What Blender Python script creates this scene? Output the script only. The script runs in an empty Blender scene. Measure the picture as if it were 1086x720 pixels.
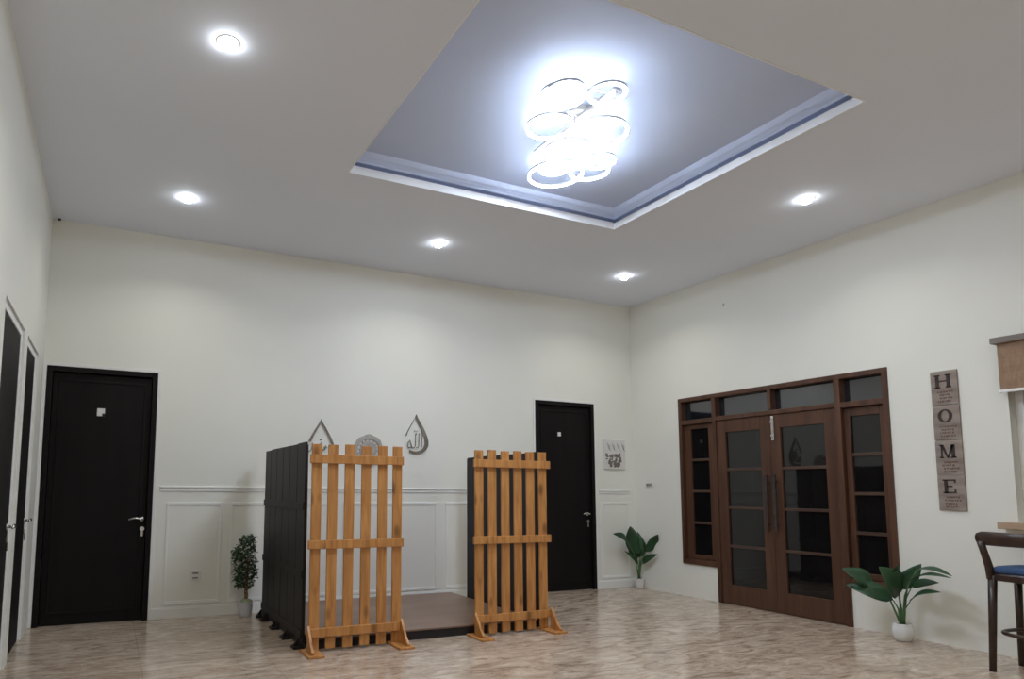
import bpy, math, random
from mathutils import Vector, Matrix
random.seed(7)
C = bpy.context.scene.collection
SC = bpy.context.scene
PI = math.pi

# ------------------------------------------------------------------ camera, world, exposure
W, H, D = 6.475, 3.474, -8.6          # room width, ceiling height, front wall y (back wall is y = 0)
cam = bpy.data.cameras.new('camera'); camo = bpy.data.objects.new('camera', cam); C.objects.link(camo)
cam.sensor_fit = 'HORIZONTAL'; cam.sensor_width = 36.0
cam.lens = 697.1 * 36.0 / 1086.0
cam.shift_x = (543.0 - 431.41) / 1086.0
cam.shift_y = (450.12 - 360.0) / 1086.0
cam.clip_start = 0.05
yaw, pit, rol = math.radians(24.185), math.radians(5.682), math.radians(0.447)
F = Vector((math.sin(yaw)*math.cos(pit), math.cos(yaw)*math.cos(pit), math.sin(pit)))
R0 = Vector((math.cos(yaw), -math.sin(yaw), 0)); U0 = R0.cross(F)
RR = math.cos(rol)*R0 + math.sin(rol)*U0; UU = -math.sin(rol)*R0 + math.cos(rol)*U0
M3 = Matrix((RR, UU, -F)).transposed()
camo.matrix_world = Matrix.Translation((0.560, -6.297, 1.150)) @ M3.to_4x4()
SC.camera = camo

w = bpy.data.worlds.new('night'); SC.world = w; w.use_nodes = True
w.node_tree.nodes['Background'].inputs[0].default_value = (0.0035, 0.0036, 0.0045, 1)
w.node_tree.nodes['Background'].inputs[1].default_value = 1.0
SC.view_settings.view_transform = 'Standard'; SC.view_settings.look = 'None'
SC.view_settings.gamma = 1.0; SC.view_settings.use_curve_mapping = False
SC.view_settings.exposure = 0.12
try:
    SC.cycles.max_bounces = 10; SC.cycles.diffuse_bounces = 6
    SC.cycles.sample_clamp_indirect = 4.0; SC.cycles.use_denoising = True
except Exception: pass
RING_E, CAN_E, CAN_W = 128.0, 42.0, 5.3    # lamp strengths
COOL = (0.74, 0.83, 1.0); DOWN = (1.0, 0.99, 0.90)

# ------------------------------------------------------------------ materials
def mat(name, col, rough=0.6, metal=0.0, noise=None, bump=0.0, spec=0.5, trans=0.0, ior=1.45, emis=None, es=0.0, coat=0.0):
    """noise = (scale, col2, (sx,sy,sz)) mixes a second colour by a procedural noise"""
    m = bpy.data.materials.new(name); m.use_nodes = True
    nt = m.node_tree; b = nt.nodes['Principled BSDF']
    b.inputs['Base Color'].default_value = (*col, 1); b.inputs['Roughness'].default_value = rough
    b.inputs['Metallic'].default_value = metal; b.inputs['Specular IOR Level'].default_value = spec
    b.inputs['Transmission Weight'].default_value = trans; b.inputs['IOR'].default_value = ior
    b.inputs['Coat Weight'].default_value = coat
    if emis: b.inputs['Emission Color'].default_value = (*emis, 1); b.inputs['Emission Strength'].default_value = es
    if noise:
        sc, c2, st = noise
        tc = nt.nodes.new('ShaderNodeTexCoord'); mp = nt.nodes.new('ShaderNodeMapping'); mp.inputs['Scale'].default_value = st
        n = nt.nodes.new('ShaderNodeTexNoise'); n.inputs['Scale'].default_value = sc; n.inputs['Detail'].default_value = 6
        r = nt.nodes.new('ShaderNodeValToRGB'); r.color_ramp.elements[0].position = .32; r.color_ramp.elements[1].position = .68
        r.color_ramp.elements[0].color = (*col, 1); r.color_ramp.elements[1].color = (*c2, 1)
        nt.links.new(tc.outputs['Object'], mp.inputs[0]); nt.links.new(mp.outputs[0], n.inputs['Vector'])
        nt.links.new(n.outputs['Fac'], r.inputs[0]); nt.links.new(r.outputs[0], b.inputs['Base Color'])
        if bump:
            bu = nt.nodes.new('ShaderNodeBump'); bu.inputs['Strength'].default_value = bump; bu.inputs['Distance'].default_value = 0.01
            nt.links.new(n.outputs['Fac'], bu.inputs['Height']); nt.links.new(bu.outputs[0], b.inputs['Normal'])
    return m

def pine():
    m = bpy.data.materials.new('varnished_pine'); m.use_nodes = True; nt = m.node_tree; N = nt.nodes.new; L = nt.links.new
    b = nt.nodes['Principled BSDF']; b.inputs['Roughness'].default_value = .42
    tc = N('ShaderNodeTexCoord'); mp = N('ShaderNodeMapping'); mp.inputs['Scale'].default_value = (1, 1, .09)
    n = N('ShaderNodeTexNoise'); n.inputs['Scale'].default_value = 34; n.inputs['Detail'].default_value = 5; n.inputs['Distortion'].default_value = .6
    r = N('ShaderNodeValToRGB'); e = r.color_ramp.elements
    e[0].position = .3; e[0].color = (.36, .145, .035, 1); e[1].position = .7; e[1].color = (.60, .285, .085, 1)
    L(tc.outputs['Object'], mp.inputs[0]); L(mp.outputs[0], n.inputs['Vector']); L(n.outputs['Fac'], r.inputs[0])
    mp2 = N('ShaderNodeMapping'); mp2.inputs['Scale'].default_value = (1, 1, .45); L(tc.outputs['Object'], mp2.inputs[0])
    v = N('ShaderNodeTexVoronoi'); v.inputs['Scale'].default_value = 7.5; L(mp2.outputs[0], v.inputs['Vector'])
    rk = N('ShaderNodeValToRGB'); k = rk.color_ramp.elements; k[0].position = .09; k[0].color = (.28, .22, .18, 1); k[1].position = .22; k[1].color = (1, 1, 1, 1)
    L(v.outputs['Distance'], rk.inputs[0])
    mx = N('ShaderNodeMix'); mx.data_type = 'RGBA'; mx.blend_type = 'MULTIPLY'; mx.inputs[0].default_value = .75
    L(r.outputs[0], mx.inputs[6]); L(rk.outputs[0], mx.inputs[7]); L(mx.outputs[2], b.inputs['Base Color'])
    return m

def marble():
    m = bpy.data.materials.new('polished_stone_tile'); m.use_nodes = True; nt = m.node_tree; N = nt.nodes.new; L = nt.links.new
    b = nt.nodes['Principled BSDF']; b.inputs['Specular IOR Level'].default_value = .6
    tc = N('ShaderNodeTexCoord')
    mp = N('ShaderNodeMapping'); mp.inputs['Scale'].default_value = (1.0, 2.6, 1); mp.inputs['Rotation'].default_value = (0, 0, .38); L(tc.outputs['Object'], mp.inputs[0])
    n = N('ShaderNodeTexNoise'); n.inputs['Scale'].default_value = 3.4; n.inputs['Detail'].default_value = 9; n.inputs['Roughness'].default_value = .62; n.inputs['Distortion'].default_value = 1.6
    L(mp.outputs[0], n.inputs['Vector'])
    r = N('ShaderNodeValToRGB'); e = r.color_ramp.elements
    e[0].position = .28; e[0].color = (.24, .172, .124, 1); e[1].position = .78; e[1].color = (.78, .67, .54, 1)
    x = r.color_ramp.elements.new(.44); x.color = (.45, .345, .262, 1); x = r.color_ramp.elements.new(.58); x.color = (.59, .48, .375, 1)
    L(n.outputs['Fac'], r.inputs[0])
    # thin dark veins
    n2 = N('ShaderNodeTexNoise'); n2.inputs['Scale'].default_value = 5.5; n2.inputs['Detail'].default_value = 5; n2.inputs['Distortion'].default_value = 2.2; L(mp.outputs[0], n2.inputs['Vector'])
    s = N('ShaderNodeMath'); s.operation = 'SUBTRACT'; s.inputs[1].default_value = .5; L(n2.outputs['Fac'], s.inputs[0])
    a = N('ShaderNodeMath'); a.operation = 'ABSOLUTE'; L(s.outputs[0], a.inputs[0])
    rv = N('ShaderNodeValToRGB'); k = rv.color_ramp.elements; k[0].position = 0; k[0].color = (.62, .56, .52, 1); k[1].position = .022; k[1].color = (1, 1, 1, 1); L(a.outputs[0], rv.inputs[0])
    mx = N('ShaderNodeMix'); mx.data_type = 'RGBA'; mx.blend_type = 'MULTIPLY'; mx.inputs[0].default_value = .8
    L(r.outputs[0], mx.inputs[6]); L(rv.outputs[0], mx.inputs[7])
    br = N('ShaderNodeTexBrick'); br.offset = 0; br.inputs['Scale'].default_value = 1; br.inputs['Brick Width'].default_value = .8; br.inputs['Row Height'].default_value = .8
    br.inputs['Mortar Size'].default_value = .0022; br.inputs['Color1'].default_value = (1, 1, 1, 1); br.inputs['Color2'].default_value = (.94, .93, .92, 1); br.inputs['Mortar'].default_value = (.72, .7, .68, 1)
    L(tc.outputs['Object'], br.inputs['Vector'])
    m2 = N('ShaderNodeMix'); m2.data_type = 'RGBA'; m2.blend_type = 'MULTIPLY'; m2.inputs[0].default_value = 1
    L(mx.outputs[2], m2.inputs[6]); L(br.outputs['Color'], m2.inputs[7]); L(m2.outputs[2], b.inputs['Base Color'])
    rr = N('ShaderNodeMapRange'); rr.inputs[3].default_value = .10; rr.inputs[4].default_value = .24; L(n.outputs['Fac'], rr.inputs[0]); L(rr.outputs[0], b.inputs['Roughness'])
    bu = N('ShaderNodeBump'); bu.inputs['Strength'].default_value = .06; bu.inputs['Distance'].default_value = .01; L(n.outputs['Fac'], bu.inputs['Height']); L(bu.outputs[0], b.inputs['Normal'])
    return m

MW = mat('cream_wall_paint', (.785, .778, .712), .55, noise=(1.3, (.812, .805, .740), (1, 1, 1)), bump=.0)
MCEIL = mat('ceiling_paint', (.81, .85, .935), .75, noise=(.9, (.83, .87, .955), (1, 1, 1)))
MTRAY = mat('tray_paint', (.60, .67, .83), .7, noise=(1.5, (.63, .70, .86), (1, 1, 1)))
MWHITE = mat('white_gloss_paint', (.86, .86, .86), .35, noise=(6, (.88, .88, .88), (1, 1, 1)))
MCREAMTRIM = mat('cream_trim_paint', (.80, .80, .77), .4, noise=(4, (.82, .82, .79), (1, 1, 1)))
MFLOOR = marble()
MDOOR = mat('dark_espresso_door', (.0055, .0042, .0042), .6, noise=(9, (.009, .0068, .0066), (1, 1, .12)), bump=.1, spec=.2)
MTEAK = mat('brown_teak_frame', (.058, .024, .0125), .42, noise=(9, (.105, .047, .025), (1.5, 1.5, .12)), bump=.08)
MTEAKH = mat('brown_teak_rail', (.055, .030, .021), .35, noise=(9, (.090, .053, .038), (1.5, .12, 1.5)), bump=.08)
MGLASS = mat('night_window_glass', (.006, .0055, .0055), .03, ior=1.55, noise=(3, (.009, .008, .008), (1, 1, 1)))
MTRANSOM = mat('bluish_film_glass', (.008, .010, .014), .05, ior=2.1, noise=(3, (.012, .014, .020), (1, 1, 1)))
MDARKSLAT = mat('black_stained_slats', (.010, .0078, .0085), .5, noise=(14, (.020, .016, .016), (1, 1, .1)), bump=.15, spec=.35)
MPINE = pine()
MSTAGE = mat('brown_laminate', (.175, .108, .074), .38, noise=(7, (.245, .160, .115), (.25, 1, 1)))
MBLACK = mat('black_skirt', (.010, .009, .010), .6, noise=(8, (.018, .016, .017), (1, 1, 1)))
MCHROME = mat('brushed_chrome', (.62, .61, .60), .25, 1.0, noise=(20, (.72, .71, .70), (1, 1, 1)))
MSILVER = mat('mirror_silver', (.26, .24, .225), .22, 1.0, noise=(12, (.44, .42, .40), (1, 1, 1)))
MPEWTER = mat('pale_pewter', (.42, .40, .37), .35, .6, noise=(25, (.55, .53, .50), (1, 1, 1)))
MPLASTIC = mat('white_plastic', (.72, .71, .68), .4, noise=(10, (.76, .75, .72), (1, 1, 1)))
MHOLE = mat('socket_dark', (.22, .21, .20), .6, noise=(10, (.26, .25, .24), (1, 1, 1)))
MPOT = mat('white_ceramic', (.74, .74, .72), .25, noise=(7, (.79, .79, .77), (1, 1, 1)), coat=.4)
MPOTL = mat('lavender_white_ceramic', (.62, .62, .68), .3, noise=(7, (.67, .67, .72), (1, 1, 1)))
MMOSS = mat('pale_moss', (.30, .36, .20), .9, noise=(60, (.45, .50, .34), (1, 1, 1)), bump=.5)
MSOIL = mat('potting_soil', (.10, .09, .06), .95, noise=(60, (.18, .17, .11), (1, 1, 1)), bump=.5)
MLEAF = mat('broad_leaf', (.015, .050, .019), .45, noise=(8, (.030, .082, .032), (1, 1, 1)))
MLEAF2 = mat('small_leaf', (.025, .075, .030), .5, noise=(22, (.055, .120, .050), (1, 1, 1)))
MSTEM = mat('green_stem', (.055, .13, .045), .5, noise=(20, (.09, .17, .07), (1, 1, 1)))
MTRUNK = mat('braided_trunk', (.22, .12, .055), .8, noise=(40, (.34, .21, .11), (1, 1, .3)), bump=.4)
MSTOOL = mat('walnut_stool_wood', (.028, .014, .010), .35, noise=(10, (.052, .027, .018), (1, 1, .15)))
MBLUE = mat('blue_upholstery', (.030, .065, .150), .85, noise=(90, (.045, .090, .190), (1, 1, 1)), bump=.25)
MSILL = mat('tan_wood', (.40, .27, .18), .5, noise=(9, (.48, .34, .23), (1, .2, 1)))
MBLIND = mat('brown_blind_fabric', (.27, .170, .105), .8, noise=(60, (.33, .215, .140), (1, 1, .3)), bump=.2)
MVAL = mat('grey_brown_cassette', (.17, .14, .12), .5, noise=(9, (.21, .18, .15), (1, .2, 1)))
MPLAQUE = mat('weathered_grey_board', (.21, .165, .138), .8, noise=(13, (.36, .30, .26), (1, .35, 1)), bump=.2)
MINK = mat('black_brown_ink', (.028, .018, .016), .7, noise=(30, (.05, .034, .030), (1, 1, 1)))
MRUST = mat('rust_brown_ink', (.12, .065, .048), .7, noise=(30, (.17, .10, .08), (1, 1, 1)))
MCANVAS = mat('white_canvas', (.66, .65, .62), .7, noise=(9, (.72, .71, .68), (1, 1, 1)))
MGREYINK = mat('grey_ink', (.28, .27, .26), .7, noise=(40, (.40, .39, .37), (1, 1, 1)))
MBROWNINK = mat('brown_grey_ink', (.12, .10, .085), .7, noise=(40, (.26, .22, .19), (1, 1, 1)))
MRING = mat('glowing_acrylic_ring', (.9, .9, .9), .4, emis=(.72, .82, 1.0), es=RING_E)
MRINGM = mat('ring_metal_band', (.62, .60, .58), .35, .9, noise=(12, (.72, .70, .68), (1, 1, 1)))
MCAN = mat('downlight_diffuser', (.9, .9, .9), .4, emis=(.90, .95, 1.0), es=CAN_E)

# ------------------------------------------------------------------ mesh helpers
class MB:
    def __init__(s): s.v, s.f = [], []
    def add(s, vs, fs):
        o = len(s.v); s.v += [tuple(v) for v in vs]; s.f += [tuple(i+o for i in f) for f in fs]; return s
    def box(s, x0, x1, y0, y1, z0, z1):
        if x0 > x1: x0, x1 = x1, x0
        if y0 > y1: y0, y1 = y1, y0
        if z0 > z1: z0, z1 = z1, z0
        return s.add([(x0,y0,z0),(x1,y0,z0),(x1,y1,z0),(x0,y1,z0),(x0,y0,z1),(x1,y0,z1),(x1,y1,z1),(x0,y1,z1)],
                     [(0,3,2,1),(4,5,6,7),(0,1,5,4),(1,2,6,5),(2,3,7,6),(3,0,4,7)])
    def prism(s, pts, vec):
        """pts: planar 3D polygon, swept along vec"""
        n = len(pts); v = Vector(vec); a = [Vector(p) for p in pts]; b = [p+v for p in a]
        return s.add(a+b, [tuple(range(n-1,-1,-1)), tuple(range(n,2*n))] + [(i,(i+1)%n,(i+1)%n+n,i+n) for i in range(n)])
    def tube(s, path, rad, n=12, closed=False, flat=1.0):
        P = [Vector(p) for p in path]; m = len(P); rad = rad if isinstance(rad, (list, tuple)) else [rad]*m
        vs = []; up = None
        for i in range(m):
            if closed: t = (P[(i+1)%m]-P[i-1]).normalized()
            else: t = (P[min(i+1,m-1)]-P[max(i-1,0)]).normalized()
            if up is None: up = Vector((0,0,1)) if abs(t.z) < .9 else Vector((1,0,0))
            a = (up - t*up.dot(t)).normalized(); up = a; b = t.cross(a)
            for k in range(n):
                q = 2*PI*k/n; vs.append(P[i] + a*math.cos(q)*rad[i]*flat + b*math.sin(q)*rad[i])
        fs = []
        for i in range(m if closed else m-1):
            j = (i+1)%m
            for k in range(n): fs.append((i*n+k, i*n+(k+1)%n, j*n+(k+1)%n, j*n+k))
        if not closed: fs += [tuple(range(n-1,-1,-1)), tuple((m-1)*n+k for k in range(n))]
        return s.add(vs, fs)
    def lathe(s, prof, c=(0,0,0), n=32):
        """prof: list of (r,z) closed at r=0 ends when r==0"""
        vs = []; fs = []; idx = []
        for r, z in prof:
            if r < 1e-6: idx.append([len(vs)]); vs.append((c[0], c[1], c[2]+z))
            else:
                idx.append(list(range(len(vs), len(vs)+n)))
                vs += [(c[0]+r*math.cos(2*PI*k/n), c[1]+r*math.sin(2*PI*k/n), c[2]+z) for k in range(n)]
        for A, B in zip(idx, idx[1:]):
            for k in range(n):
                k2 = (k+1)%n
                if len(A) == 1 and len(B) == 1: continue
                if len(A) == 1: fs.append((A[0], B[k], B[k2]))
                elif len(B) == 1: fs.append((A[k], B[0], A[k2]))
                else: fs.append((A[k], B[k], B[k2], A[k2]))
        return s.add(vs, fs)
    def build(s, name, m, parent=None, bevel=0, smooth=False, loc=None):
        me = bpy.data.meshes.new(name); me.from_pydata(s.v, [], s.f)
        import bmesh
        bm = bmesh.new(); bm.from_mesh(me); bmesh.ops.recalc_face_normals(bm, faces=bm.faces); bm.to_mesh(me); bm.free()
        me.materials.append(m); o = bpy.data.objects.new(name, me); C.objects.link(o)
        if loc:                                   # vertices are given in world space: move the origin to loc
            me.transform(Matrix.Translation(-Vector(loc))); o.location = loc
        if parent:
            o.parent = parent
            if not loc: me.transform(Matrix.Translation(-world_of(parent)))
        if smooth:
            for p in me.polygons: p.use_smooth = True
        if bevel:
            b = o.modifiers.new('bevel', 'BEVEL'); b.width = bevel; b.segments = 2; b.limit_method = 'ANGLE'; b.angle_limit = .6
        return o
def world_of(o):
    v = Vector((0,0,0))
    while o: v += o.location; o = o.parent
    return v
def mesh(): return MB()
def bx(name, m, b, parent=None, bevel=0): return MB().box(*b).build(name, m, parent, bevel)
def tag(o, label=None, cat=None, group=None, kind=None):
    if label: o['label'] = label
    if cat: o['category'] = cat
    if group: o['group'] = group
    if kind: o['kind'] = kind
    return o
def thing(name, label, cat, loc=(0,0,0), group=None):
    o = bpy.data.objects.new(name, None); C.objects.link(o); o.location = loc
    o.empty_display_size = .1
    return tag(o, label, cat, group)
def root_struct(name, loc, label, cat=None):
    o = bpy.data.objects.new(name, None); C.objects.link(o); o.location = loc
    o['kind'] = 'structure'; o['label'] = label
    if cat: o['category'] = cat
    return o
def struct(name, mb, m, label, bevel=0):
    o = mb.build(name, m, None, bevel); return tag(o, label, name.split('_')[0], kind='structure')

# ------------------------------------------------------------------ room shell
T = .16
struct('floor', MB().box(-T, W+T, D-T, T, -.1, 0), MFLOOR, 'polished brown grey marbled stone tile floor of the hall')
# openings: left wall doors (y ranges), right wall door unit and window, back wall doors
def wall_y(mb, x0, x1, y0, y1, opens):       # wall in a plane of constant x; opens = (ya, yb, za, zb)
    ys = sorted({y0, y1, *[o[0] for o in opens], *[o[1] for o in opens]})
    for a, b in zip(ys, ys[1:]):
        zs = 0
        for o in sorted([o for o in opens if o[0] <= a+1e-6 and o[1] >= b-1e-6], key=lambda o: o[2]):
            if o[2] > zs+1e-6: mb.box(x0, x1, a, b, zs, o[2])
            zs = o[3]
        mb.box(x0, x1, a, b, zs, H+.3)
    return mb
def wall_x(mb, y0, y1, x0, x1, opens):
    xs = sorted({x0, x1, *[o[0] for o in opens], *[o[1] for o in opens]})
    for a, b in zip(xs, xs[1:]):
        zs = 0
        for o in [o for o in opens if o[0] <= a+1e-6 and o[1] >= b-1e-6]:
            if o[2] > zs+1e-6: mb.box(a, b, y0, y1, zs, o[2])
            zs = o[3]
        mb.box(a, b, y0, y1, zs, H+.3)
    return mb
BD1 = (.027, .914, 0, 2.184); BD2 = (5.014, 5.868, 0, 2.203)
LD1 = (-2.235, -1.342, 0, 2.185); LD2 = (-1.182, -.450, 0, 2.190)
WIN = (-5.30, -3.775, .955, 2.20)
struct('wall_back', wall_x(MB(), 0, T, -T, W+T, [BD1, BD2]), MW, 'cream painted back wall with panel moulding on its lower half')
struct('wall_left', wall_y(MB(), -T, 0, D, 0, [LD1, LD2]), MW, 'cream painted left wall with two dark doors')
struct('wall_right', wall_y(MB(), W, W+T, D, 0, [(-1.2, -.747, .358, 2.21), (-2.527, -1.2, 0, 2.21), (-2.977, -2.527, .358, 2.21), WIN]), MW,
       'cream painted right wall with the glazed double door')
struct('wall_front', MB().box(-T, W+T, D-T, D, 0, H+.3), MW, 'cream painted wall behind the camera')

# ceiling with tray recess
TX0, TX1, TY0, TY1 = 2.046, 4.553, -4.040, -1.888
cm = MB()
for b in ((0, TX0, D, 0), (TX1, W, D, 0), (TX0, TX1, D, TY0), (TX0, TX1, TY1, 0)):
    cm.box(b[0], b[1], b[2], b[3], H, H+.048)
struct('ceiling', cm, MCEIL, 'flat grey white ceiling around the recessed tray')
tr = MB()                                     # recess above: dark slot, then sloping cornice, then the raised panel
G = .13; TOP = H+.172
tr.box(TX0-G-.02, TX1+G+.02, TY0-G-.02, TY1+G+.02, TOP, TOP+.02)
for (x0, x1, y0, y1) in ((TX0-G-.02, TX0-G, TY0-G-.02, TY1+G+.02), (TX1+G, TX1+G+.02, TY0-G-.02, TY1+G+.02), (TX0-G, TX1+G, TY0-G-.02, TY0-G), (TX0-G, TX1+G, TY1+G, TY1+G+.02)):
    tr.box(x0, x1, y0, y1, H+.048, TOP)
trayo = struct('ceiling_tray', tr, MTRAY, 'raised blue grey tray panel in the middle of the ceiling')
fa = MB(); e = .010                           # white fascia lining the edge of the opening
fa.box(TX0, TX0+e, TY0, TY1, H-.004, H+.054).box(TX1-e, TX1, TY0, TY1, H-.004, H+.054).box(TX0+e, TX1-e, TY0, TY0+e, H-.004, H+.058).box(TX0+e, TX1-e, TY1-e, TY1, H-.004, H+.058)
struct('trim_1', fa, MWHITE, 'white band edging the ceiling tray opening')
co = MB()                                     # cornice inside the recess (profile swept along four sides)
prof = [(-.012, .100), (-.006, .116), (.008, .130), (.022, .140), (.030, .150), (.045, .172), (-.13, .172), (-.13, .100)]
def side(p, q, nrm):
    p, q, nrm = Vector(p), Vector(q), Vector(nrm); d = (q-p).normalized()
    a = [p + nrm*u + Vector((0,0,v)) + d*u for u, v in prof]; b = [q + nrm*u + Vector((0,0,v)) - d*u for u, v in prof]; n = len(prof)
    co.add(a+b, [(i, (i+1)%n, (i+1)%n+n, i+n) for i in range(n)])
side((TX0, TY1, H), (TX1, TY1, H), (0,-1,0)); side((TX1, TY1, H), (TX1, TY0, H), (-1,0,0))
side((TX1, TY0, H), (TX0, TY0, H), (0,1,0)); side((TX0, TY0, H), (TX0, TY1, H), (1,0,0))
struct('trim_2', co, MTRAY, 'stepped cornice moulding inside the ceiling tray')

# lower wall mouldings on the back wall
def frame_strip(mb, x0, x1, z0, z1, wd=.020, th=.008, y=0):
    mb.box(x0, x1, y-th, y+.002, z1-wd, z1).box(x0, x1, y-th, y+.002, z0, z0+wd).box(x0, x0+wd, y-th, y+.002, z0+wd, z1-wd).box(x1-wd, x1, y-th, y+.002, z0+wd, z1-wd)
    mb.box(x0+wd*.7, x1-wd*.7, y-th*.5, y+.002, z1-wd*1.7, z1-wd).box(x0+wd*.7, x1-wd*.7, y-th*.5, y+.002, z0+wd, z0+wd*1.6)
rl = MB()
for a, b in ((.97, 4.955), (5.925, 6.40)): rl.box(a, b, -.015, .002, 1.152, 1.168).box(a, b, -.008, .002, 1.122, 1.152)
struct('trim_3', rl, MCREAMTRIM, 'cream chair rail moulding along the back wall', .003)
pl = MB()
for a, b in ((1.035, 1.520), (1.600, 2.62), (2.70, 3.745), (3.850, 4.900), (5.955, 6.385)): frame_strip(pl, a, b, .115, 1.022)
struct('trim_4', pl, MCREAMTRIM, 'rectangular panel mouldings below the chair rail', .002)
bb = MB()
for a, b in ((.93, 5.0), (5.885, W)): bb.box(a, b, -.012, .002, 0, .085).box(a, b, -.007, .002, .085, .097)
struct('baseboard_back', bb, MCREAMTRIM, 'low cream skirting along the back wall', .002)

# ------------------------------------------------------------------ dark doors in the back wall
def lever(parent, x, z, y, sgn=-1, long=.115, axis='y'):
    """lever handle, lock cylinder and key on a door face; axis y = face towards -y, axis x = face towards +x"""
    def P(u, v, zz): return (x+u, y-v, zz) if axis == 'y' else (y+v, x+u, zz)
    def cyl(mb, u, zz, r, v0, v1): mb.tube([P(u, v0, zz), P(u, v1, zz)], r, 20)
    h = MB(); cyl(h, 0, z, .022, 0, .008); cyl(h, 0, z, .009, .008, .045)
    h.tube([P(0, .045, z), P(sgn*.02, .05, z+.004), P(sgn*.05, .05, z+.012), P(sgn*.08, .05, z+.008), P(sgn*long, .048, z-.003)], [.010, .010, .009, .008, .006], 12)
    h.build('lever_handle', MCHROME, parent, smooth=True)
    k = MB(); cyl(k, 0, z-.085, .019, 0, .009); k.build('lock_cylinder', MCHROME, parent)
    q = MB(); q.box(*(lambda a, b: (min(a[0],b[0]), max(a[0],b[0]), min(a[1],b[1]), max(a[1],b[1]), min(a[2],b[2]), max(a[2],b[2])))(P(-.010, .009, z-.150), P(.010, .016, z-.095)))
    q.build('key', MCHROME, parent, .003)
def back_door(name, o, label, plate):
    x0, x1, _, z1 = o; y = 0; r = root_struct(name, (x0, 0, 0), label)
    fr = MB(); fw = .045
    fr.box(x0, x0+fw, -.012, .12, 0, z1).box(x1-fw, x1, -.012, .12, 0, z1).box(x0+fw, x1-fw, -.012, .12, z1-fw, z1)
    fr.build('door_frame', MDOOR, r, .004)
    a, b, t = x0+fw+.003, x1-fw-.003, z1-fw-.004
    lf = MB(); lf.box(a, b, .025, .065, .004, t)
    lf.box(a+.045, b-.045, .018, .027, t-.075, t-.055).box(a+.045, b-.045, .018, .027, .09, .11).box(a+.045, a+.062, .018, .027, .11, t-.075).box(b-.062, b-.045, .018, .027, .11, t-.075)
    lf.build('door_leaf', MDOOR, r, .003)
    px, pz, s = plate
    p = MB(); p.box(px-s, px+s, .012, .026, pz-s*1.1, pz+s*1.1); p.build('door_plate', MPLASTIC, r, .002)
    if s > .028: MB().box(px+s*.35, px+s, .0105, .0135, pz-s*1.1, pz-s*.35).build('plate_corner', MINK, r)
    ca = MB(); ca.box(x0-.028, x0, -.008, .002, 0, z1+.028).box(x1, x1+.028, -.008, .002, 0, z1+.028).box(x0, x1, -.008, .002, z1, z1+.028)
    ca.build('door_casing', MCREAMTRIM, r, .003)
    return r
d1 = back_door('door_1', BD1, 'dark espresso door in the back wall, left of the small tree', (.459, 1.805, .031)); lever(d1, .838, .875, .022)
d2 = back_door('door_2', BD2, 'dark espresso door in the back wall, right of the slatted fence', (5.369, 1.818, .021)); lever(d2, 5.768, .882, .022, long=.10)

# left wall doors (white frames set back in the opening)
def left_door(name, o, label, hy):
    y0, y1, _, z1 = o; r = root_struct(name, (0, y0, 0), label)
    fw = .048; fr = MB()
    fr.box(-.15, -.014, y0, y0+fw, 0, z1).box(-.15, -.014, y1-fw, y1, 0, z1).box(-.15, -.014, y0+fw, y1-fw, z1-fw, z1)
    fr.build('door_frame', MWHITE, r, .004)
    a, b, t = y0+fw+.003, y1-fw-.003, z1-fw-.003
    lf = MB(); lf.box(-.065, -.020, a, b, .004, t).box(-.022, -.017, a+.08, b-.08, .12, .95).box(-.022, -.017, a+.08, b-.08, 1.08, t-.12)
    lf.build('door_leaf', MDOOR, r, .003)
    lever(r, hy, .90, -.020, sgn=-1, long=.11, axis='x')
left_door('door_3', LD1, 'nearer dark door in the white frame on the left wall', -1.47)
left_door('door_4', LD2, 'farther dark door in the white frame on the left wall, next to the corner', -.56)

# ------------------------------------------------------------------ glazed double door with side windows (right wall)
X = W
gd = root_struct('door_5', (X, -1.86, 0), 'brown wooden double door of glass panes with side windows and transoms')
f = MB(); xo, xi = X-.018, X+.11
f.box(xo, xi, -2.977, -.747, 2.165, 2.21)                       # head
f.box(xo, xi, -.790, -.747, .358, 2.165).box(xo, xi, -2.977, -2.934, .358, 2.165)   # outer posts
f.box(xo, xi, -1.250, -1.205, 0, 2.165).box(xo, xi, -2.580, -2.527, 0, 2.165)       # door posts
f.box(xo, xi, -1.205, -.790, .358, .415).box(xo, xi, -2.934, -2.580, .358, .415)    # sills
f.box(xo, xi, -1.905, -1.868, 1.965, 2.165)                      # transom mullion
f.box(xo, xi, -2.934, -2.580, 1.905, 1.955).box(xo, xi, -2.527, -1.250, 1.915, 1.960).box(xo, xi, -1.205, -.790, 1.905, 1.955)
f.build('door_frame', MTEAK, gd, .004)
def pane(parent, y0, y1, z0, z1, x=X+.035, m=MGLASS):
    MB().box(x, x+.006, y0, y1, z0, z1).build('glass_pane', m, parent)
for a, b in ((-1.205, -.790), (-1.868, -1.250), (-2.527, -1.905), (-2.934, -2.580)): pane(gd, a-.004, b+.004, 1.95, 2.17, X+.06, MTRANSOM)
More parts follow.
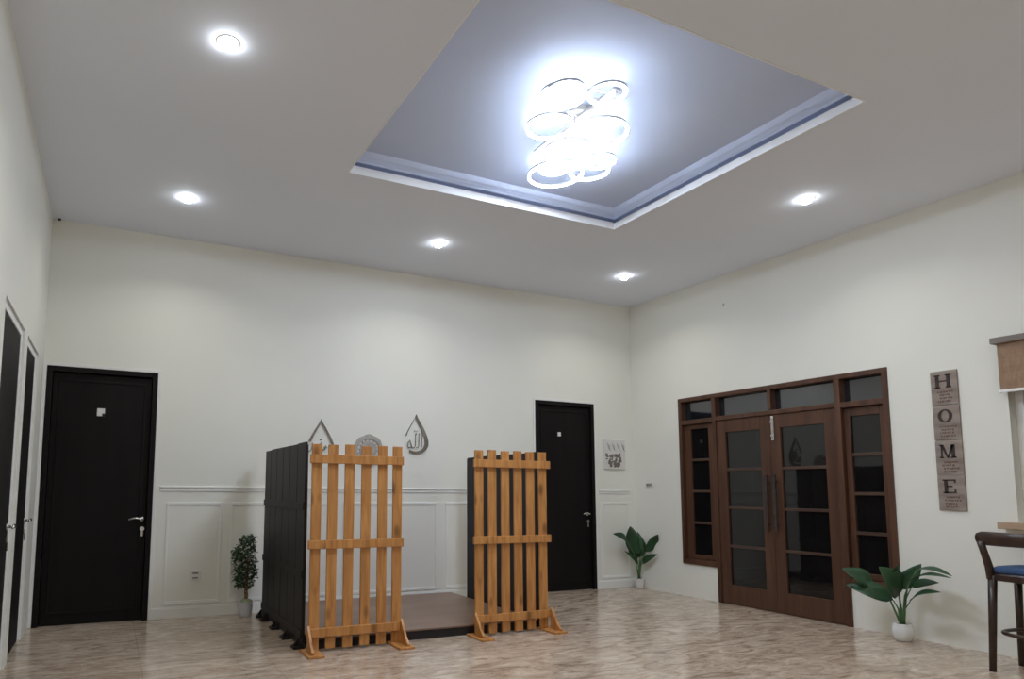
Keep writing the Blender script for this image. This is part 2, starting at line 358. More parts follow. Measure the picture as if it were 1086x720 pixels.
def sash(name, y0, y1, z0, z1, st, top, bot, rows, x0, x1, handle=None):
    l = MB(); l.box(x0, x1, y0, y0+st, z0, z1).box(x0, x1, y1-st, y1, z0, z1).box(x0, x1, y0+st, y1-st, z1-top, z1).box(x0, x1, y0+st, y1-st, z0, z0+bot)
    o = l.build(name, MTEAK, gd, .004)
    a, b = z0+bot, z1-top; h = (b-a)/rows
    for i in range(1, rows): MB().box(x0+.004, x1-.004, y0+st-.004, y1-st+.004, a+h*i-.014, a+h*i+.014).build('glazing_bar', MTEAKH, o, .003)
    for i in range(rows): pane(o, y0+st-.003, y1-st+.003, a+h*i+.012 if i else a-.003, a+h*(i+1)-.012 if i < rows-1 else b+.003, (x0+x1)/2)
    return o
SX0, SX1 = X+.008, X+.050
lf1 = sash('door_leaf', -1.872, -1.252, .006, 1.912, .108, .130, .195, 4, SX0-.012, SX1-.012)
lf2 = sash('door_leaf', -2.525, -1.875, .006, 1.912, .108, .130, .195, 4, SX0-.012, SX1-.012)
sash('side_window', -1.202, -.793, .418, 1.902, .085, .050, .050, 4, SX0+.014, SX1+.014)
sash('side_window', -2.931, -2.583, .418, 1.902, .050, .075, .050, 4, SX0+.014, SX1+.014)
for lf, yy in ((lf1, -1.835), (lf2, -1.925)):                     # long black pull handles in the middle
    h = MB(); xx = X-.048
    h.tube([(X-.002, yy, .84), (xx, yy, .84)], .008, 10).tube([(X-.002, yy, 1.26), (xx, yy, 1.26)], .008, 10).box(xx-.010, xx+.010, yy-.018, yy+.018, .78, 1.32)
    h.build('pull_handle', MINK, lf, .004)
sb = MB(); sb.box(X-.016, X-.003, -1.925, -1.897, 1.66, 1.90).tube([(X-.018, -1.911, 1.68), (X-.018, -1.911, 1.88)], .006, 8).box(X-.022, X-.003, -1.930, -1.892, 1.70, 1.72).box(X-.022, X-.003, -1.930, -1.892, 1.83, 1.85)
sb.build('slide_bolt', MCHROME, lf2, .002)
for yy, zz in ((-1.265, 1.72), (-1.265, 1.05), (-1.265, .35)): MB().tube([(X-.006, yy, zz-.05), (X-.006, yy, zz+.05)], .008, 10).build('hinge', MTEAKH, lf1)
for yy, zz in ((-2.52, 1.72), (-2.52, 1.05), (-2.52, .35)): MB().tube([(X-.006, yy, zz-.05), (X-.006, yy, zz+.05)], .008, 10).build('hinge', MTEAKH, lf2)

# window with blind at the right edge
wn = root_struct('window_1', (X, WIN[1], WIN[2]), 'white framed window at the right edge of the photo')
y0, y1, z0, z1 = WIN; f = MB(); a, b = X+.085, X+.13
f.box(a, b, y0, y0+.05, z0, z1).box(a, b, y1-.05, y1, z0, z1).box(a, b, y0+.05, y1-.05, z1-.05, z1).box(a, b, y0+.05, y1-.05, z0, z0+.05).box(a, b, (y0+y1)/2-.03, (y0+y1)/2+.03, z0+.05, z1-.05)
f.build('window_frame', MWHITE, wn, .004)
ym = (y0+y1)/2
for p, q in ((y0+.05, ym-.03), (ym+.03, y1-.05)): pane(wn, p, q, z0+.05, z1-.05, X+.105)
MB().box(X-.10, X+.085, y0-.03, -3.692, .905, .953).build('window_sill', MSILL, wn, .004)
bl = thing('roller_blind', 'brown roller blind half lowered at the top of the right window', 'window blind', (X, -3.75, 2.0))
MB().box(X-.075, X-.001, -5.36, -3.722, 2.245, 2.290).build('cassette', MVAL, bl, .004)
fb = MB(); n = 14                                              # softly pleated fabric drop
pts = []
for i in range(n+1):
    z = 2.245 - (2.245-1.905)*i/n; pts.append((X-.045+.0012*math.sin(i*PI/2), z))
loop = pts + [(x+.004, z) for x, z in reversed(pts)]
fb.prism([(x, -3.752, z) for x, z in loop], (0, -1.58, 0)); fb.build('blind_fabric', MBLIND, bl)
MB().box(X-.052, X-.036, -5.335, -3.747, 1.885, 1.906).build('bottom_rail', MWHITE, bl, .003)

# ------------------------------------------------------------------ lamps
def area(name, loc, size, watts, col, parent, spread=PI, up=False):
    l = bpy.data.lights.new(name, 'AREA'); l.shape = 'DISK'; l.size = size; l.energy = watts; l.color = col; l.spread = spread
    o = bpy.data.objects.new(name, l); C.objects.link(o); o.location = Vector(loc)-world_of(parent); o.parent = parent
    if up: o.rotation_euler = (PI, 0, 0)
    return o
def downlight(x, y, label):
    r = thing('ceiling_downlight', label, 'ceiling light', (x, y, H), 'recessed ceiling downlights')
    MB().lathe([(.062, -.0003), (.060, -.003), (.048, -.004), (.046, -.0003), (.062, -.0003)], (x, y, H), 36).build('trim_ring', MWHITE, r, smooth=True)
    MB().lathe([(0, -.038), (.018, -.036), (.033, -.028), (.042, -.015), (.046, -.002), (0, -.002)], (x, y, H), 36).build('diffuser', MCAN, r, smooth=True)
    area('downlight_lamp', (x, y, H-.042), .08, CAN_W, DOWN, r, math.radians(138))
downlight(1.015, -2.963, 'round ceiling downlight nearest the top left of the photo, left of the tray')
downlight(1.022, -.930, 'round ceiling downlight near the back left corner of the room')
downlight(3.288, -.925, 'round ceiling downlight above the back wall, left of the tray corner')
downlight(5.543, -.931, 'round ceiling downlight nearest the back right corner of the room')
downlight(5.497, -3.015, 'round ceiling downlight right of the tray, above the glass double door')
for x, tx in ((1.02, 'left'), (3.29, 'middle'), (5.50, 'right')): downlight(x, -5.05, 'round ceiling downlight behind the tray, %s one of the near row' % tx)
for x, tx in ((1.02, 'left'), (3.29, 'middle'), (5.50, 'right')): downlight(x, -7.1, 'round ceiling downlight near the front wall, %s one of the row' % tx)

ch = thing('ring_chandelier', 'cluster of glowing white LED rings under the ceiling tray', 'chandelier', (3.29, -2.98, TOP))
MB().lathe([(0, 0), (.115, 0), (.115, -.022), (.105, -.030), (0, -.030)], (3.29, -2.98, TOP), 40).build('canopy', MRINGM, ch, smooth=False)
sp = MB()
rings = [(2.858, -3.390, .109, .00), (2.883, -3.325, .137, .035), (3.092, -3.470, .112, .01), (3.014, -3.026, .150, .03), (3.321, -3.120, .190, -.01),
         (3.301, -2.838, .158, .02), (3.405, -2.564, .198, -.02), (3.356, -2.618, .110, .005), (3.600, -2.701, .142, -.01), (3.600, -2.811, .110, .03), (3.476, -2.719, .062, .01)]
rings = [(.56+(x-.56)*1.0387, -6.297+(y+6.297)*1.0387, r*1.0387, dz*.55+.068) for x, y, r, dz in rings]
sp.box(3.262, 3.318, -3.34, -2.50, TOP-.040, TOP-.026)
for (x, y, r, dz) in rings:                                   # thin arms from the spine to every ring
    ax, ay = 3.29, max(-3.32, min(-2.52, y))
    a = Vector((ax, ay, TOP-.034)); d = Vector((x-ax, y-ay, 0)); L_ = max(d.length, .001)
    k = max(L_-r, 0)/L_ if L_ > r else 0
    tip = Vector((ax, ay, 0)) + d*k if k else Vector((x-r*.97*(d.x/L_), y-r*.97*(d.y/L_), 0))
    sp.tube([a, (tip.x, tip.y, TOP-.036), (tip.x, tip.y, H+dz+.008)], .0055, 8)
sp.build('hanging_arm', MRINGM, ch)
for (x, y, r, dz) in rings:
    z = H+dz; h = .011; t = .006
    # metal band outside, glowing acrylic strip inside and below
    MB().lathe([(r, -h+.004), (r, h+.001), (r-.016, h+.001), (r-.016, -h+.009), (r-.003, -h+.009), (r-.003, -h+.004), (r, -h+.004)], (x, y, z), 56).build('metal_band', MRINGM, ch, smooth=False)
    MB().lathe([(r-.002, -h), (r-.002, -h+.008), (r-.017, -h+.008), (r-.017, -h), (r-.002, -h)], (x, y, z), 56).build('light_ring', MRING, ch, smooth=False)

# ------------------------------------------------------------------ prayer corner: platform, dark side screens, pine picket screens
st = thing('low_platform', 'low brown laminate platform with black sides between the slatted screens', 'platform', (2.9, -.8, 0))
MB().box(1.935, 3.900, -1.585, -.030, .066, .080).build('platform_top', MSTAGE, st, .003)
MB().box(1.945, 3.890, -1.575, -.040, 0, .066).build('platform_base', MBLACK, st)

def picket(x0, slats, sw, x_end, label):
    r = thing('picket_screen', label, 'wooden screen', ((x0+x_end)/2, -1.66, 0), 'varnished pine picket screens')
    for i, x in enumerate(slats):
        j = random.uniform(-.006, .006)
        MB().box(x, x+sw, -1.660, -1.642, .012+abs(j), 1.482+j).build('slat', MPINE, r, .003)
    for z0, z1, dx in ((1.338, 1.402, 0), (.722, .784, .003), (.104, .166, .002)):
        o = MB()
        o.box(x0-dx, x_end+dx, -1.682, -1.661, z0, z1); o.build('rail', MPINE, r, .003)
    for x, inn in ((x0, 1), (x_end, -1)):
        a = x if inn > 0 else x-.020
        g = MB(); g.prism([(a, -1.683, .190), (a, -1.683, .018), (a, -1.815, .018), (a, -1.815, .034), (a, -1.765, .075), (a, -1.715, .150)], (.020, 0, 0))
        q = g.build('foot_brace', MPINE, r, .002)
        b0, b1 = (x-.03, x+.085) if inn > 0 else (x-.095, x+.030)
        MB().box(b0, b1, -1.845, -1.600, 0, .0165).build('foot_board', MPINE, r, .003)
    return r
picket(1.874, [1.893, 2.016, 2.146, 2.278, 2.410, 2.532], .075, 2.612, 'varnished pine picket screen on the left, in front of the black screen')
picket(3.232, [3.253, 3.376, 3.502, 3.626, 3.750, 3.873], .077, 3.975, 'varnished pine picket screen on the right, in front of the far dark door')

def dark_screen(x, out, ya, yb, label, zt=1.50):
    """tall black slatted screen in a plane of constant x; out = -1 / +1 side on which rails and feet sit"""
    r = thing('slatted_screen', label, 'wooden screen', (x, (ya+yb)/2, 0), 'black slatted side screens')
    n = 6; pitch = (yb-ya)/n
    for i in range(n):
        a = ya+pitch*i
        MB().box(x-.009, x+.009, a+.004, a+pitch-.006, .020, zt-.0015*((i*3) % 4)).build('slat', MDARKSLAT, r, .003)
    bk = MB(); xb = x-out*.0100
    bk.box(*(sorted((xb, xb-out*.006))), ya+.01, yb-.01, .06, zt-.02); bk.build('backing_board', MDARKSLAT, r)
    for z in (1.025, .53, .10):
        xs = sorted((x+out*.0095, x+out*.018)); MB().box(xs[0], xs[1], ya+.005, yb-.005, z-.028, z+.028).build('rail', MDARKSLAT, r, .003)
    for y in (ya+.06, ya+.40, ya+.78, ya+1.14, yb-.05):
        xs = sorted((x-out*.02, x+out*.062)); fo = MB(); fo.box(xs[0], xs[1], y-.045, y+.045, 0, .019)
        fo.prism([(x+out*.0185, y-.012, .075), (x+out*.0185, y-.012, .019), (x+out*.058, y-.012, .019)], (0, .024, 0))
        fo.build('foot', MDARKSLAT, r, .002)
    return r
dark_screen(1.880, -1, -1.555, -.185, 'black slatted screen on the left of the platform, beside the small tree')
dark_screen(3.945, 1, -1.560, -.315, 'black slatted screen on the right of the platform, behind the right pine screen', 1.49)

# ------------------------------------------------------------------ wall decorations
def tear(cx, zt, hgt, wid, n=48):
    """teardrop outline in the xz plane, tip at zt"""
    out = []
    for i in range(n):
        t = 2*PI*i/n
        x = wid/2*1.0*math.sin(t)*math.sin(t/2)**1.6 * 1.06; z = math.cos(t)
        out.append((cx+x, zt-hgt/2+z*hgt/2))
    return out
def teardrop(cx, zt, hgt, wid, label, word, off=-.014):
    r = thing('teardrop_wall_ornament', label, 'wall ornament', (cx, 0, zt-hgt), 'silver teardrop ornaments on the back wall')
    n = 60; o1 = tear(cx, zt, hgt, wid, n); o2 = tear(cx+off, zt-.030, hgt*.87, wid*.80, n)   # inner outline set up and left, so the band swells at lower right
    lowest = .0
    mb = MB(); sel = [i for i in range(n)]
    # crescent band: runs from the left flank over the tip round the right side to the lower left, with a gap at lower left
    idx = [i % n for i in range(int(n*.74), int(n*.74)+int(n*.86))]
    fr = [(o1[i][0], -.016, o1[i][1]) for i in idx]; bk = [(o2[i][0], -.016, o2[i][1]) for i in idx]
    m_ = len(idx); vs = fr+bk+[(x, -.004, z) for x, y, z in fr]+[(x, -.004, z) for x, y, z in bk]; fs = []
    for i in range(m_-1):
        fs += [(i, i+1, m_+i+1, m_+i), (2*m_+i, 3*m_+i, 3*m_+i+1, 2*m_+i+1), (i, 2*m_+i, 2*m_+i+1, i+1), (m_+i, m_+i+1, 3*m_+i+1, 3*m_+i)]
    fs += [(0, m_, 3*m_, 2*m_), (m_-1, 3*m_-1, 4*m_-1, 2*m_-1)]
    mb.add(vs, fs).build('crescent_band', MSILVER, r)
    s = 1.25*hgt/.42; c0, zz = cx-.026, zt-hgt*.70
    k = MB()
    for path, rr in word:
        k.tube([(c0+u*s, -.012, zz+v*s) for u, v in path], [rr*s]*len(path), 8, flat=.6)
    k.build('calligraphy', MSILVER, r)
    MB().tube([(cx, -.004, zt-hgt*.5), (cx, .0, zt-hgt*.5)], .01, 8).build('wall_fixing', MSILVER, r)
allah = [([(.075, .095), (.073, .05), (.072, .0), (.070, -.045)], .0062),
         ([(.045, .075), (.044, .03), (.043, -.03), (.036, -.046), (.020, -.048)], .0062),
         ([(.012, .060), (.012, .01), (.010, -.035), (.0, -.050), (-.02, -.050)], .0062),
         ([(-.02, -.050), (-.028, -.02), (-.040, .012), (-.055, -.005), (-.062, -.035), (-.048, -.052), (-.030, -.046), (-.024, -.03)], .0062),
         ([(-.002, .098), (.004, .082), (.012, .094), (.020, .082), (.028, .098)], .004)]
muhammad = [([(.070, .0), (.060, .022), (.048, .006), (.058, -.010), (.045, -.012), (.02, -.012)], .0062),
            ([(.030, .045), (.008, .030), (-.008, .018), (.012, -.004), (.020, -.030), (-.01, -.032)], .0062),
            ([(.0, -.012), (-.012, .010), (-.026, .002), (-.020, -.014), (-.035, -.014)], .0062),
            ([(-.045, .040), (-.050, .010), (-.058, -.018), (-.075, -.030), (-.090, -.020)], .0062)]
teardrop(3.495, 1.950, .420, .385, 'silver teardrop calligraphy ornament, fully visible between the two pine screens', allah)
teardrop(2.450, 1.850, .420, .385, 'silver teardrop calligraphy ornament, partly hidden behind the left pine screen', muhammad, .002)
md = thing('round_wall_medallion', 'pale grey round medallion on the wall behind the left pine screen', 'wall ornament', (2.958, 0, 1.55))
def disc(mb, cx, cz, r0, r1, y0, y1, n=72, lob=0, amp=0):
    vs = []
    for k in range(n):
        t = 2*PI*k/n; q = 1+amp*abs(math.cos(lob*t/2))
        for r, y in ((r1*q, y0), (r0, y0), (r1*q, y1), (r0, y1)): vs.append((cx+r*math.sin(t), y, cz+r*math.cos(t)))
    fs = []
    for k in range(n):
        a = 4*k; b = 4*((k+1)%n); fs += [(a, b, b+1, a+1), (a+2, a+3, b+3, b+2), (a, a+2, b+2, b), (a+1, b+1, b+3, a+3)]
    return mb.add(vs, fs)
disc(MB(), 2.958, 1.550, .120, .155, -.016, -.003, lob=8, amp=.07).build('scalloped_rim', MPEWTER, md)
disc(MB(), 2.958, 1.550, .004, .090, -.012, -.003, lob=12, amp=.05).build('centre_disc', MPEWTER, md)
tx = MB()                                               # ring of openwork strokes between rim and disc
for k in range(16):
    t = 2*PI*k/16; tx.tube([(2.958+.088*math.sin(t), -.009, 1.55+.088*math.cos(t)), (2.958+.108*math.sin(t+.14), -.011, 1.55+.108*math.cos(t+.14)), (2.958+.126*math.sin(t+.04), -.009, 1.55+.126*math.cos(t+.04))], .0045, 6)
tx.build('openwork', MPEWTER, md)

pc = thing('wall_picture', 'small white canvas with grey script and brown sketch, right of the far dark door', 'picture', (6.17, 0, 1.42))
MB().box(6.008, 6.334, -.018, -.0005, 1.420, 1.778).build('canvas', MCANVAS, pc, .003)
g = MB(); random.seed(3)
for i in range(4):                                      # looping grey script on the upper half
    cx = 6.055+.075*i; g.tube([(cx, -.0195, 1.74), (cx+.012, -.0195, 1.69), (cx+.03, -.0195, 1.655), (cx+.04, -.0195, 1.70), (cx+.02, -.0195, 1.72), (cx+.03, -.0195, 1.66), (cx+.06, -.0195, 1.64)], .0035, 6, flat=.4)
g.build('script_lines', MGREYINK, pc)
g = MB()
for i in range(56):
    cx, cz = random.uniform(6.04, 6.27), random.uniform(1.455, 1.60); a, b = random.uniform(.010, .026), random.uniform(.008, .024)
    g.prism([(cx+a*math.cos(q*PI/3+i), -.0185-.00002*i, cz+b*math.sin(q*PI/3+i)) for q in range(6)], (0, -.0008, 0))
g.build('sketch_patches', MBROWNINK, pc)

# HOME plaques: four boards in a column, each a thing
def glyph(ch, y0, z0, w_, h_, x):
    """slab-serif letter on a board facing -x; y decreases to the right as seen"""
    mb = MB(); t = w_*.24; s = h_*.10; Y = lambda u: y0-u
    def b(u0, u1, v0, v1): mb.box(x-.0025, x, Y(u1), Y(u0), z0+v0, z0+v1)
    def poly(ps): mb.prism([(x-.0025, Y(u), z0+v) for u, v in ps], (.0025, 0, 0))
    if ch == 'H':
        for c in (0, w_-t): b(c, c+t, 0, h_); b(c-.008, c+t+.008, 0, s); b(c-.008, c+t+.008, h_-s, h_)
        b(t, w_-t, h_*.45, h_*.57)
    if ch == 'O':
        n = 36; vs = []
        for k in range(n):
            q = 2*PI*k/n
            for (a, c) in ((w_/2, h_/2), (w_/2-t, h_/2-s)):
                for xx in (x-.0025, x): vs.append((xx, Y(w_/2+a*math.cos(q)), z0+h_/2+c*math.sin(q)))
        fs = []
        for k in range(n):
            a, c = 4*k, 4*((k+1)%n); fs += [(a, c, c+2, a+2), (a+1, a+3, c+3, c+1), (a, a+1, c+1, c), (a+2, c+2, c+3, a+3)]
        mb.add(vs, fs)
    if ch == 'M':
        b(.004, t*.62, 0, h_); b(-.006, t*.9, 0, s); b(w_-t, w_, 0, h_); b(w_-t-.007, w_+.007, 0, s); b(-.006, t*.9, h_-s, h_)
        poly([(0, h_), (t, h_), (w_*.56, 0), (w_*.46, 0)]); poly([(w_-t, h_), (w_, h_), (w_*.56, 0), (w_*.46, 0)])
    if ch == 'E':
        b(.01, .01+t, 0, h_); b(0, w_*.9, 0, s); b(0, w_*.9, h_-s, h_); b(t, w_*.66, h_*.45, h_*.56); b(w_*.78, w_*.9, s, h_*.27); b(w_*.78, w_*.9, h_*.75, h_-s)
    return mb
zt = [2.110, 1.838, 1.562, 1.292]
names = {'H': 'topmost', 'O': 'second', 'M': 'third', 'E': 'lowest'}
for ch_, z1 in zip('HOME', zt):
    r = thing('letter_plaque', 'weathered grey brown board with a dark letter %s, %s of the four in the column' % (ch_, names[ch_]), 'wall sign', (X, -3.386, z1-.268), 'letter boards spelling HOME')
    MB().box(X-.014, X-.0005, -3.476, -3.296, z1-.267, z1).build('board', MPLAQUE, r, .002)
    glyph(ch_, -3.330, z1-.135, .098, .105, X-.0142).build('letter', MINK, r)
    t_ = MB(); random.seed(ord(ch_))
    for k in range(4):                                    # small blurred caption strokes
        a = -3.335-random.uniform(0, .02); zz = z1-.160-.024*k
        while a > -3.440+random.uniform(-.01, .02):
            l = random.uniform(.006, .016); t_.box(X-.0155, X-.0142, a-l, a, zz-random.uniform(.010, .016), zz); a -= l+random.uniform(.003, .008)
    t_.build('caption_strokes', MRUST, r)

# small fittings
so = thing('wall_socket', 'white double power socket low on the back wall, left of the small tree', 'socket', (1.303, 0, .365))
MB().box(1.256, 1.350, -.010, -.0005, .322, .410).build('face_plate', MPLASTIC, so, .003)
for zz in (.345, .387): MB().box(1.278, 1.328, -.0115, -.0098, zz-.0075, zz+.0075).build('socket_recess', MHOLE, so, .0005)
sw = thing('wall_switch', 'small pale switch plate on the right wall above the corner plant', 'switch', (X, -.265, 1.235))
MB().box(X-.012, X-.0005, -.320, -.208, 1.214, 1.256).build('face_plate', MPLASTIC, sw, .003)
MB().box(X-.016, X-.012, -.305, -.262, 1.222, 1.248).box(X-.016, X-.012, -.257, -.222, 1.222, 1.248).build('rocker', MHOLE, sw, .001)
tag(MB().lathe([(0, -.016), (.010, -.014), (.014, 0), (0, 0)], (.052, -.02, H), 16).build('ceiling_hook', MINK), 'tiny dark fitting on the ceiling in the back left corner', 'hook')
hk = MB(); hk.tube([(X-.001, -1.397, 3.156), (X-.016, -1.397, 3.156)], .013, 14)
tag(hk.build('alarm_sensor', MPLASTIC), 'tiny pale round sensor high on the right wall above the glass door', 'sensor')

# ------------------------------------------------------------------ plants
def leaf(mb, base, tip, wd, droop=.12, fold=.25, side=None, n=9, lob=0):
    B_, T_ = Vector(base), Vector(tip); d = T_-B_; L_ = d.length; d.normalize()
    s = d.cross(Vector((0, 0, 1))) if side is None else Vector(side)
    if s.length < .2: s = d.cross(Vector((0, 1, 0)))
    s = (s-d*s.dot(d)).normalized(); up = s.cross(d)
    if up.z < 0: up = -up
    rows = []
    for i in range(n+1):
        t = i/n; c = B_ + d*L_*t + up*droop*L_*math.sin(PI*t)
        ww = wd/2*(math.sin(PI*min(1, t**.72))**.8 if 0 < t < 1 else .02)
        if lob: ww *= 1-.22*(i % 2)
        rows.append([c - s*ww + up*fold*ww, c - s*ww*.5 + up*fold*ww*.35, c, c + s*ww*.5 + up*fold*ww*.35, c + s*ww + up*fold*ww])
    vs = [v for r in rows for v in r]; m = 5; fs = []
    for i in range(n):
        for k in range(m-1): fs.append((i*m+k, i*m+k+1, (i+1)*m+k+1, (i+1)*m+k))
    th = up*.0012; N0 = len(vs); vs2 = [v-th for v in vs]
    allf = fs + [tuple(reversed([q+N0 for q in f_])) for f_ in fs]
    edge = [k for k in range(m)] + [i*m+m-1 for i in range(1, n+1)] + [n*m+k for k in range(m-2, -1, -1)] + [i*m for i in range(n-1, 0, -1)]
    for a, b in zip(edge, edge[1:]+edge[:1]): allf.append((a, a+N0, b+N0, b))
    mb.add(vs+vs2, allf)
def broad_plant(loc, label, leaves, stems, pot, soil_z):
    r = thing('potted_plant', label, 'plant', loc)
    MB().lathe(pot, loc, 36).build('pot', MPOT, r, smooth=True)
    MB().lathe([(0, soil_z+.004), (pot[-4][0]*.7, soil_z+.003), (pot[-4][0]-.006, soil_z-.004), (pot[-4][0]-.006, soil_z-.012), (0, soil_z-.012)], loc, 28).build('soil', MSOIL, r)
    tops = Vector((loc[0], loc[1], loc[2]+soil_z))
    for tip, base, wd in leaves:
        b = Vector(base); mid = (tops+b)/2; mid.x = tops.x*.6+b.x*.4; mid.y = tops.y*.6+b.y*.4; mid.z = tops.z+(b.z-tops.z)*.65
        o0 = tops+Vector((random.uniform(-.012, .012), random.uniform(-.012, .012), -.008))
        q = MB().tube([o0, (o0+mid)/2, mid, b], [.0085, .0075, .0055, .0035], 8).build('leaf_stem', MSTEM, r, smooth=True)
        lm = MB(); view = Vector((.56, -6.3, 1.15))-b; d = (Vector(tip)-b).normalized()
        sd = d.cross(Vector((-.45, -.75, .55)).normalized())     # blades lean towards the open room
        leaf(lm, base, tip, wd*1.18, side=sd, droop=.10); lm.build('leaf', MLEAF, r, smooth=True)
    return r
pot2 = [(0, 0), (.040, 0), (.044, .004), (.054, .060), (.060, .112), (.063, .118), (.058, .118), (.054, .100), (0, .095)]
broad_plant((6.395, -.135, 0), 'broad leaved green plant in a small white pot in the back right corner', [
    ((5.933, -.22, .66), (6.200, -.16, .560), .085), ((6.173, -.24, .744), (6.400, -.17, .400), .175), ((6.400, -.12, .670), (6.410, -.13, .360), .120),
    ((6.436, -.10, .640), (6.455, -.13, .37), .10), ((6.430, -.42, .655), (6.425, -.22, .44), .095), ((6.435, -.40, .425), (6.415, -.17, .300), .075),
    ((6.178, -.13, .45), (6.375, -.14, .286), .040), ((6.30, -.10, .56), (6.385, -.12, .34), .09)], None, pot2, .112)
pot3 = [(0, 0), (.048, 0), (.056, .006), (.070, .040), (.074, .075), (.069, .108), (.060, .128), (.062, .134), (.056, .134), (.053, .120), (0, .112)]
broad_plant((6.310, -3.060, 0), 'broad leaved green plant in a white pot beside the glass double door', [
    ((6.10, -2.746, .532), (6.25, -2.890, .410), .120), ((6.12, -2.756, .402), (6.28, -3.020, .310), .130), ((6.12, -3.022, .576), (6.28, -3.062, .350), .190),
    ((6.38, -3.185, .605), (6.30, -3.052, .400), .100), ((6.20, -3.480, .554), (6.28, -3.203, .567), .055), ((6.12, -3.513, .548), (6.25, -3.168, .478), .055),
    ((6.30, -3.340, .484), (6.30, -3.151, .431), .065), ((6.16, -3.420, .433), (6.27, -3.147, .317), .070), ((6.20, -3.120, .598), (6.28, -3.057, .400), .090)], None, pot3, .124)

tp = thing('potted_tree', 'small bushy tree with braided trunk in a white pot beside the black screen', 'plant', (1.735, -.150, 0))
c = (1.735, -.150, 0)
MB().lathe([(0, 0), (.050, 0), (.054, .004), (.058, .060), (.061, .125), (.063, .132), (.058, .132), (.055, .115), (0, .108)], c, 32).build('pot', MPOTL, tp, smooth=True)
ms = MB(); random.seed(11)
ms.lathe([(0, .160), (.02, .158), (.042, .148), (.054, .130), (.054, .118), (0, .118)], c, 24)
for k in range(26):
    q, rr = random.uniform(0, 2*PI), random.uniform(.01, .046); ms.lathe([(0, .010), (.009, .005), (.011, -.002), (0, -.008)], (c[0]+rr*math.cos(q), c[1]+rr*math.sin(q), .150-rr*.25), 8)
ms.build('moss', MMOSS, tp)
tk = MB()
for s in range(3):
    tk.tube([(c[0]+.012*math.cos(s*2.09+i*.7), c[1]+.012*math.sin(s*2.09+i*.7), .12+i*.024) for i in range(14)], [.0085-.0003*i for i in range(14)], 8)
for k in range(22):
    q = random.uniform(0, 2*PI); z0 = random.uniform(.33, .50); rr = random.uniform(.05, .10)
    tk.tube([(c[0], c[1], z0), (c[0]+rr*.5*math.cos(q), c[1]+rr*.5*math.sin(q), z0+.05), (c[0]+rr*math.cos(q), c[1]+rr*math.sin(q), z0+random.uniform(.06, .2))], [.004, .003, .0015], 6)
tk.build('braided_trunk', MTRUNK, tp, smooth=True)
fo = MB(); k = 0
while k < 620:
    z = random.uniform(.26, .725); t = (z-.26)/.465
    R_ = .115*math.sin(PI*min(1, max(.08, t*.80+.14)))**.6; q = random.uniform(0, 2*PI); rr = R_*random.uniform(.3, 1)**.6
    x = c[0]+rr*math.cos(q)-.01+.012*math.sin(z*19); y = min(c[1]+rr*math.sin(q), -.035)
    L_ = random.uniform(.032, .052); a = random.uniform(0, 2*PI); dz = random.uniform(-.9, .5)
    d = Vector((math.cos(a), math.sin(a), dz)).normalized()*L_
    if y+d.y > -.022 or x+d.x > 1.83: continue
    leaf(fo, (x, y, z), (x+d.x, y+d.y, z+d.z), L_*.60, droop=.1, n=4); k += 1
fo.build('foliage', MLEAF2, tp)

# ------------------------------------------------------------------ bar stool at the window sill (back towards the room)
bs = thing('bar_stool', 'dark wooden bar stool with a blue cushion at the right edge of the photo', 'bar stool', (6.06, -4.03, 0))
def leg(p0, p1, r0, r1): MB().tube([p0, (Vector(p0)+Vector(p1))/2, p1], [r0, (r0+r1)/2, r1], 14).build('leg', MSTOOL, bs, smooth=True)
ZS = .615; ya, yb = -3.845, -4.215
leg((5.880, ya+.015, 0), (5.905, ya-.012, ZS+.005), .0190, .0255); leg((5.880, yb-.015, 0), (5.905, yb+.012, ZS+.005), .0190, .0255)
leg((6.240, ya+.015, 0), (6.215, ya-.012, ZS), .0185, .0235); leg((6.240, yb-.015, 0), (6.215, yb+.012, ZS), .0185, .0235)
def rsq(cx, cy, a, b, n=40, p=3.2):
    return [(cx+a*math.copysign(abs(math.cos(t))**(2/p), math.cos(t)), cy+b*math.copysign(abs(math.sin(t))**(2/p), math.sin(t))) for t in [2*PI*k/n for k in range(n)]]
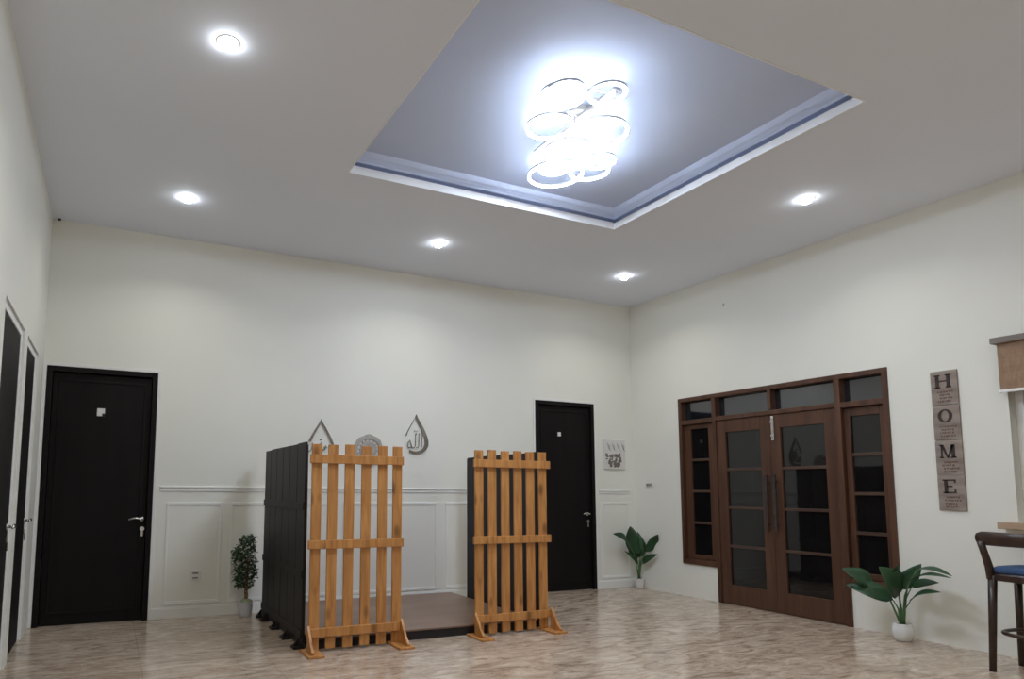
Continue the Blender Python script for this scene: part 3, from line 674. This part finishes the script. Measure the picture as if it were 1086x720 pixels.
def slab(mb, rings_, m_cap=True):
    n = len(rings_[0]); vs = [v for r in rings_ for v in r]; fs = []
    for i in range(len(rings_)-1):
        for k in range(n): fs.append((i*n+k, i*n+(k+1)%n, (i+1)*n+(k+1)%n, (i+1)*n+k))
    fs += [tuple(range(n-1, -1, -1)), tuple((len(rings_)-1)*n+k for k in range(n))]
    return mb.add(vs, fs)
cx, cy = 6.060, (ya+yb)/2
slab(MB(), [[(x, y, z) for x, y in rsq(cx, cy, a, a+.005)] for a, z in ((.190, ZS-.028), (.200, ZS-.020), (.202, ZS+.012), (.198, ZS+.020))]).build('seat_frame', MSTOOL, bs, smooth=False)
slab(MB(), [[(x, y, z) for x, y in rsq(cx, cy, a, a+.005)] for a, z in ((.190, ZS+.021), (.200, ZS+.032), (.198, ZS+.048), (.180, ZS+.060), (.130, ZS+.068), (.05, ZS+.071))]).build('seat_cushion', MBLUE, bs, smooth=True)
for yy, s in ((ya-.006, 1), (yb+.006, -1)):
    MB().tube([(5.902, yy, ZS-.02), (5.893, yy+s*.004, ZS+.06), (5.872, yy+s*.012, ZS+.14), (5.850, yy+s*.022, ZS+.225)], [.0255, .023, .021, .021], 14).build('back_post', MSTOOL, bs, smooth=True)
rb = MB(); pts = []
for i in range(15):
    t = i/14; y = (ya+.050)*(1-t)+(yb-.050)*t; pts.append((5.895-.075*math.sin(PI*t)**.8, y, ZS+.245))
P = [Vector(p) for p in pts]; rings_ = []
for i, p in enumerate(P):
    t = (P[min(i+1, 14)]-P[max(i-1, 0)]).normalized(); s_ = t.cross(Vector((0, 0, 1))).normalized(); hw = .045 if 0 < i < 14 else .034
    rings_.append([p + s_*(.017*math.cos(q)) + Vector((0, 0, hw*math.sin(q))) for q in [2*PI*k/16 for k in range(16)]])
slab(rb, rings_).build('back_rail', MSTOOL, bs, smooth=True)
fr_ = MB(); fr_.tube([(x, y, .250) for x, y in rsq(cx, cy, .178, .180, 36, 2.6)], .012, 10, closed=True); fr_.build('foot_ring', MSTOOL, bs, smooth=True)
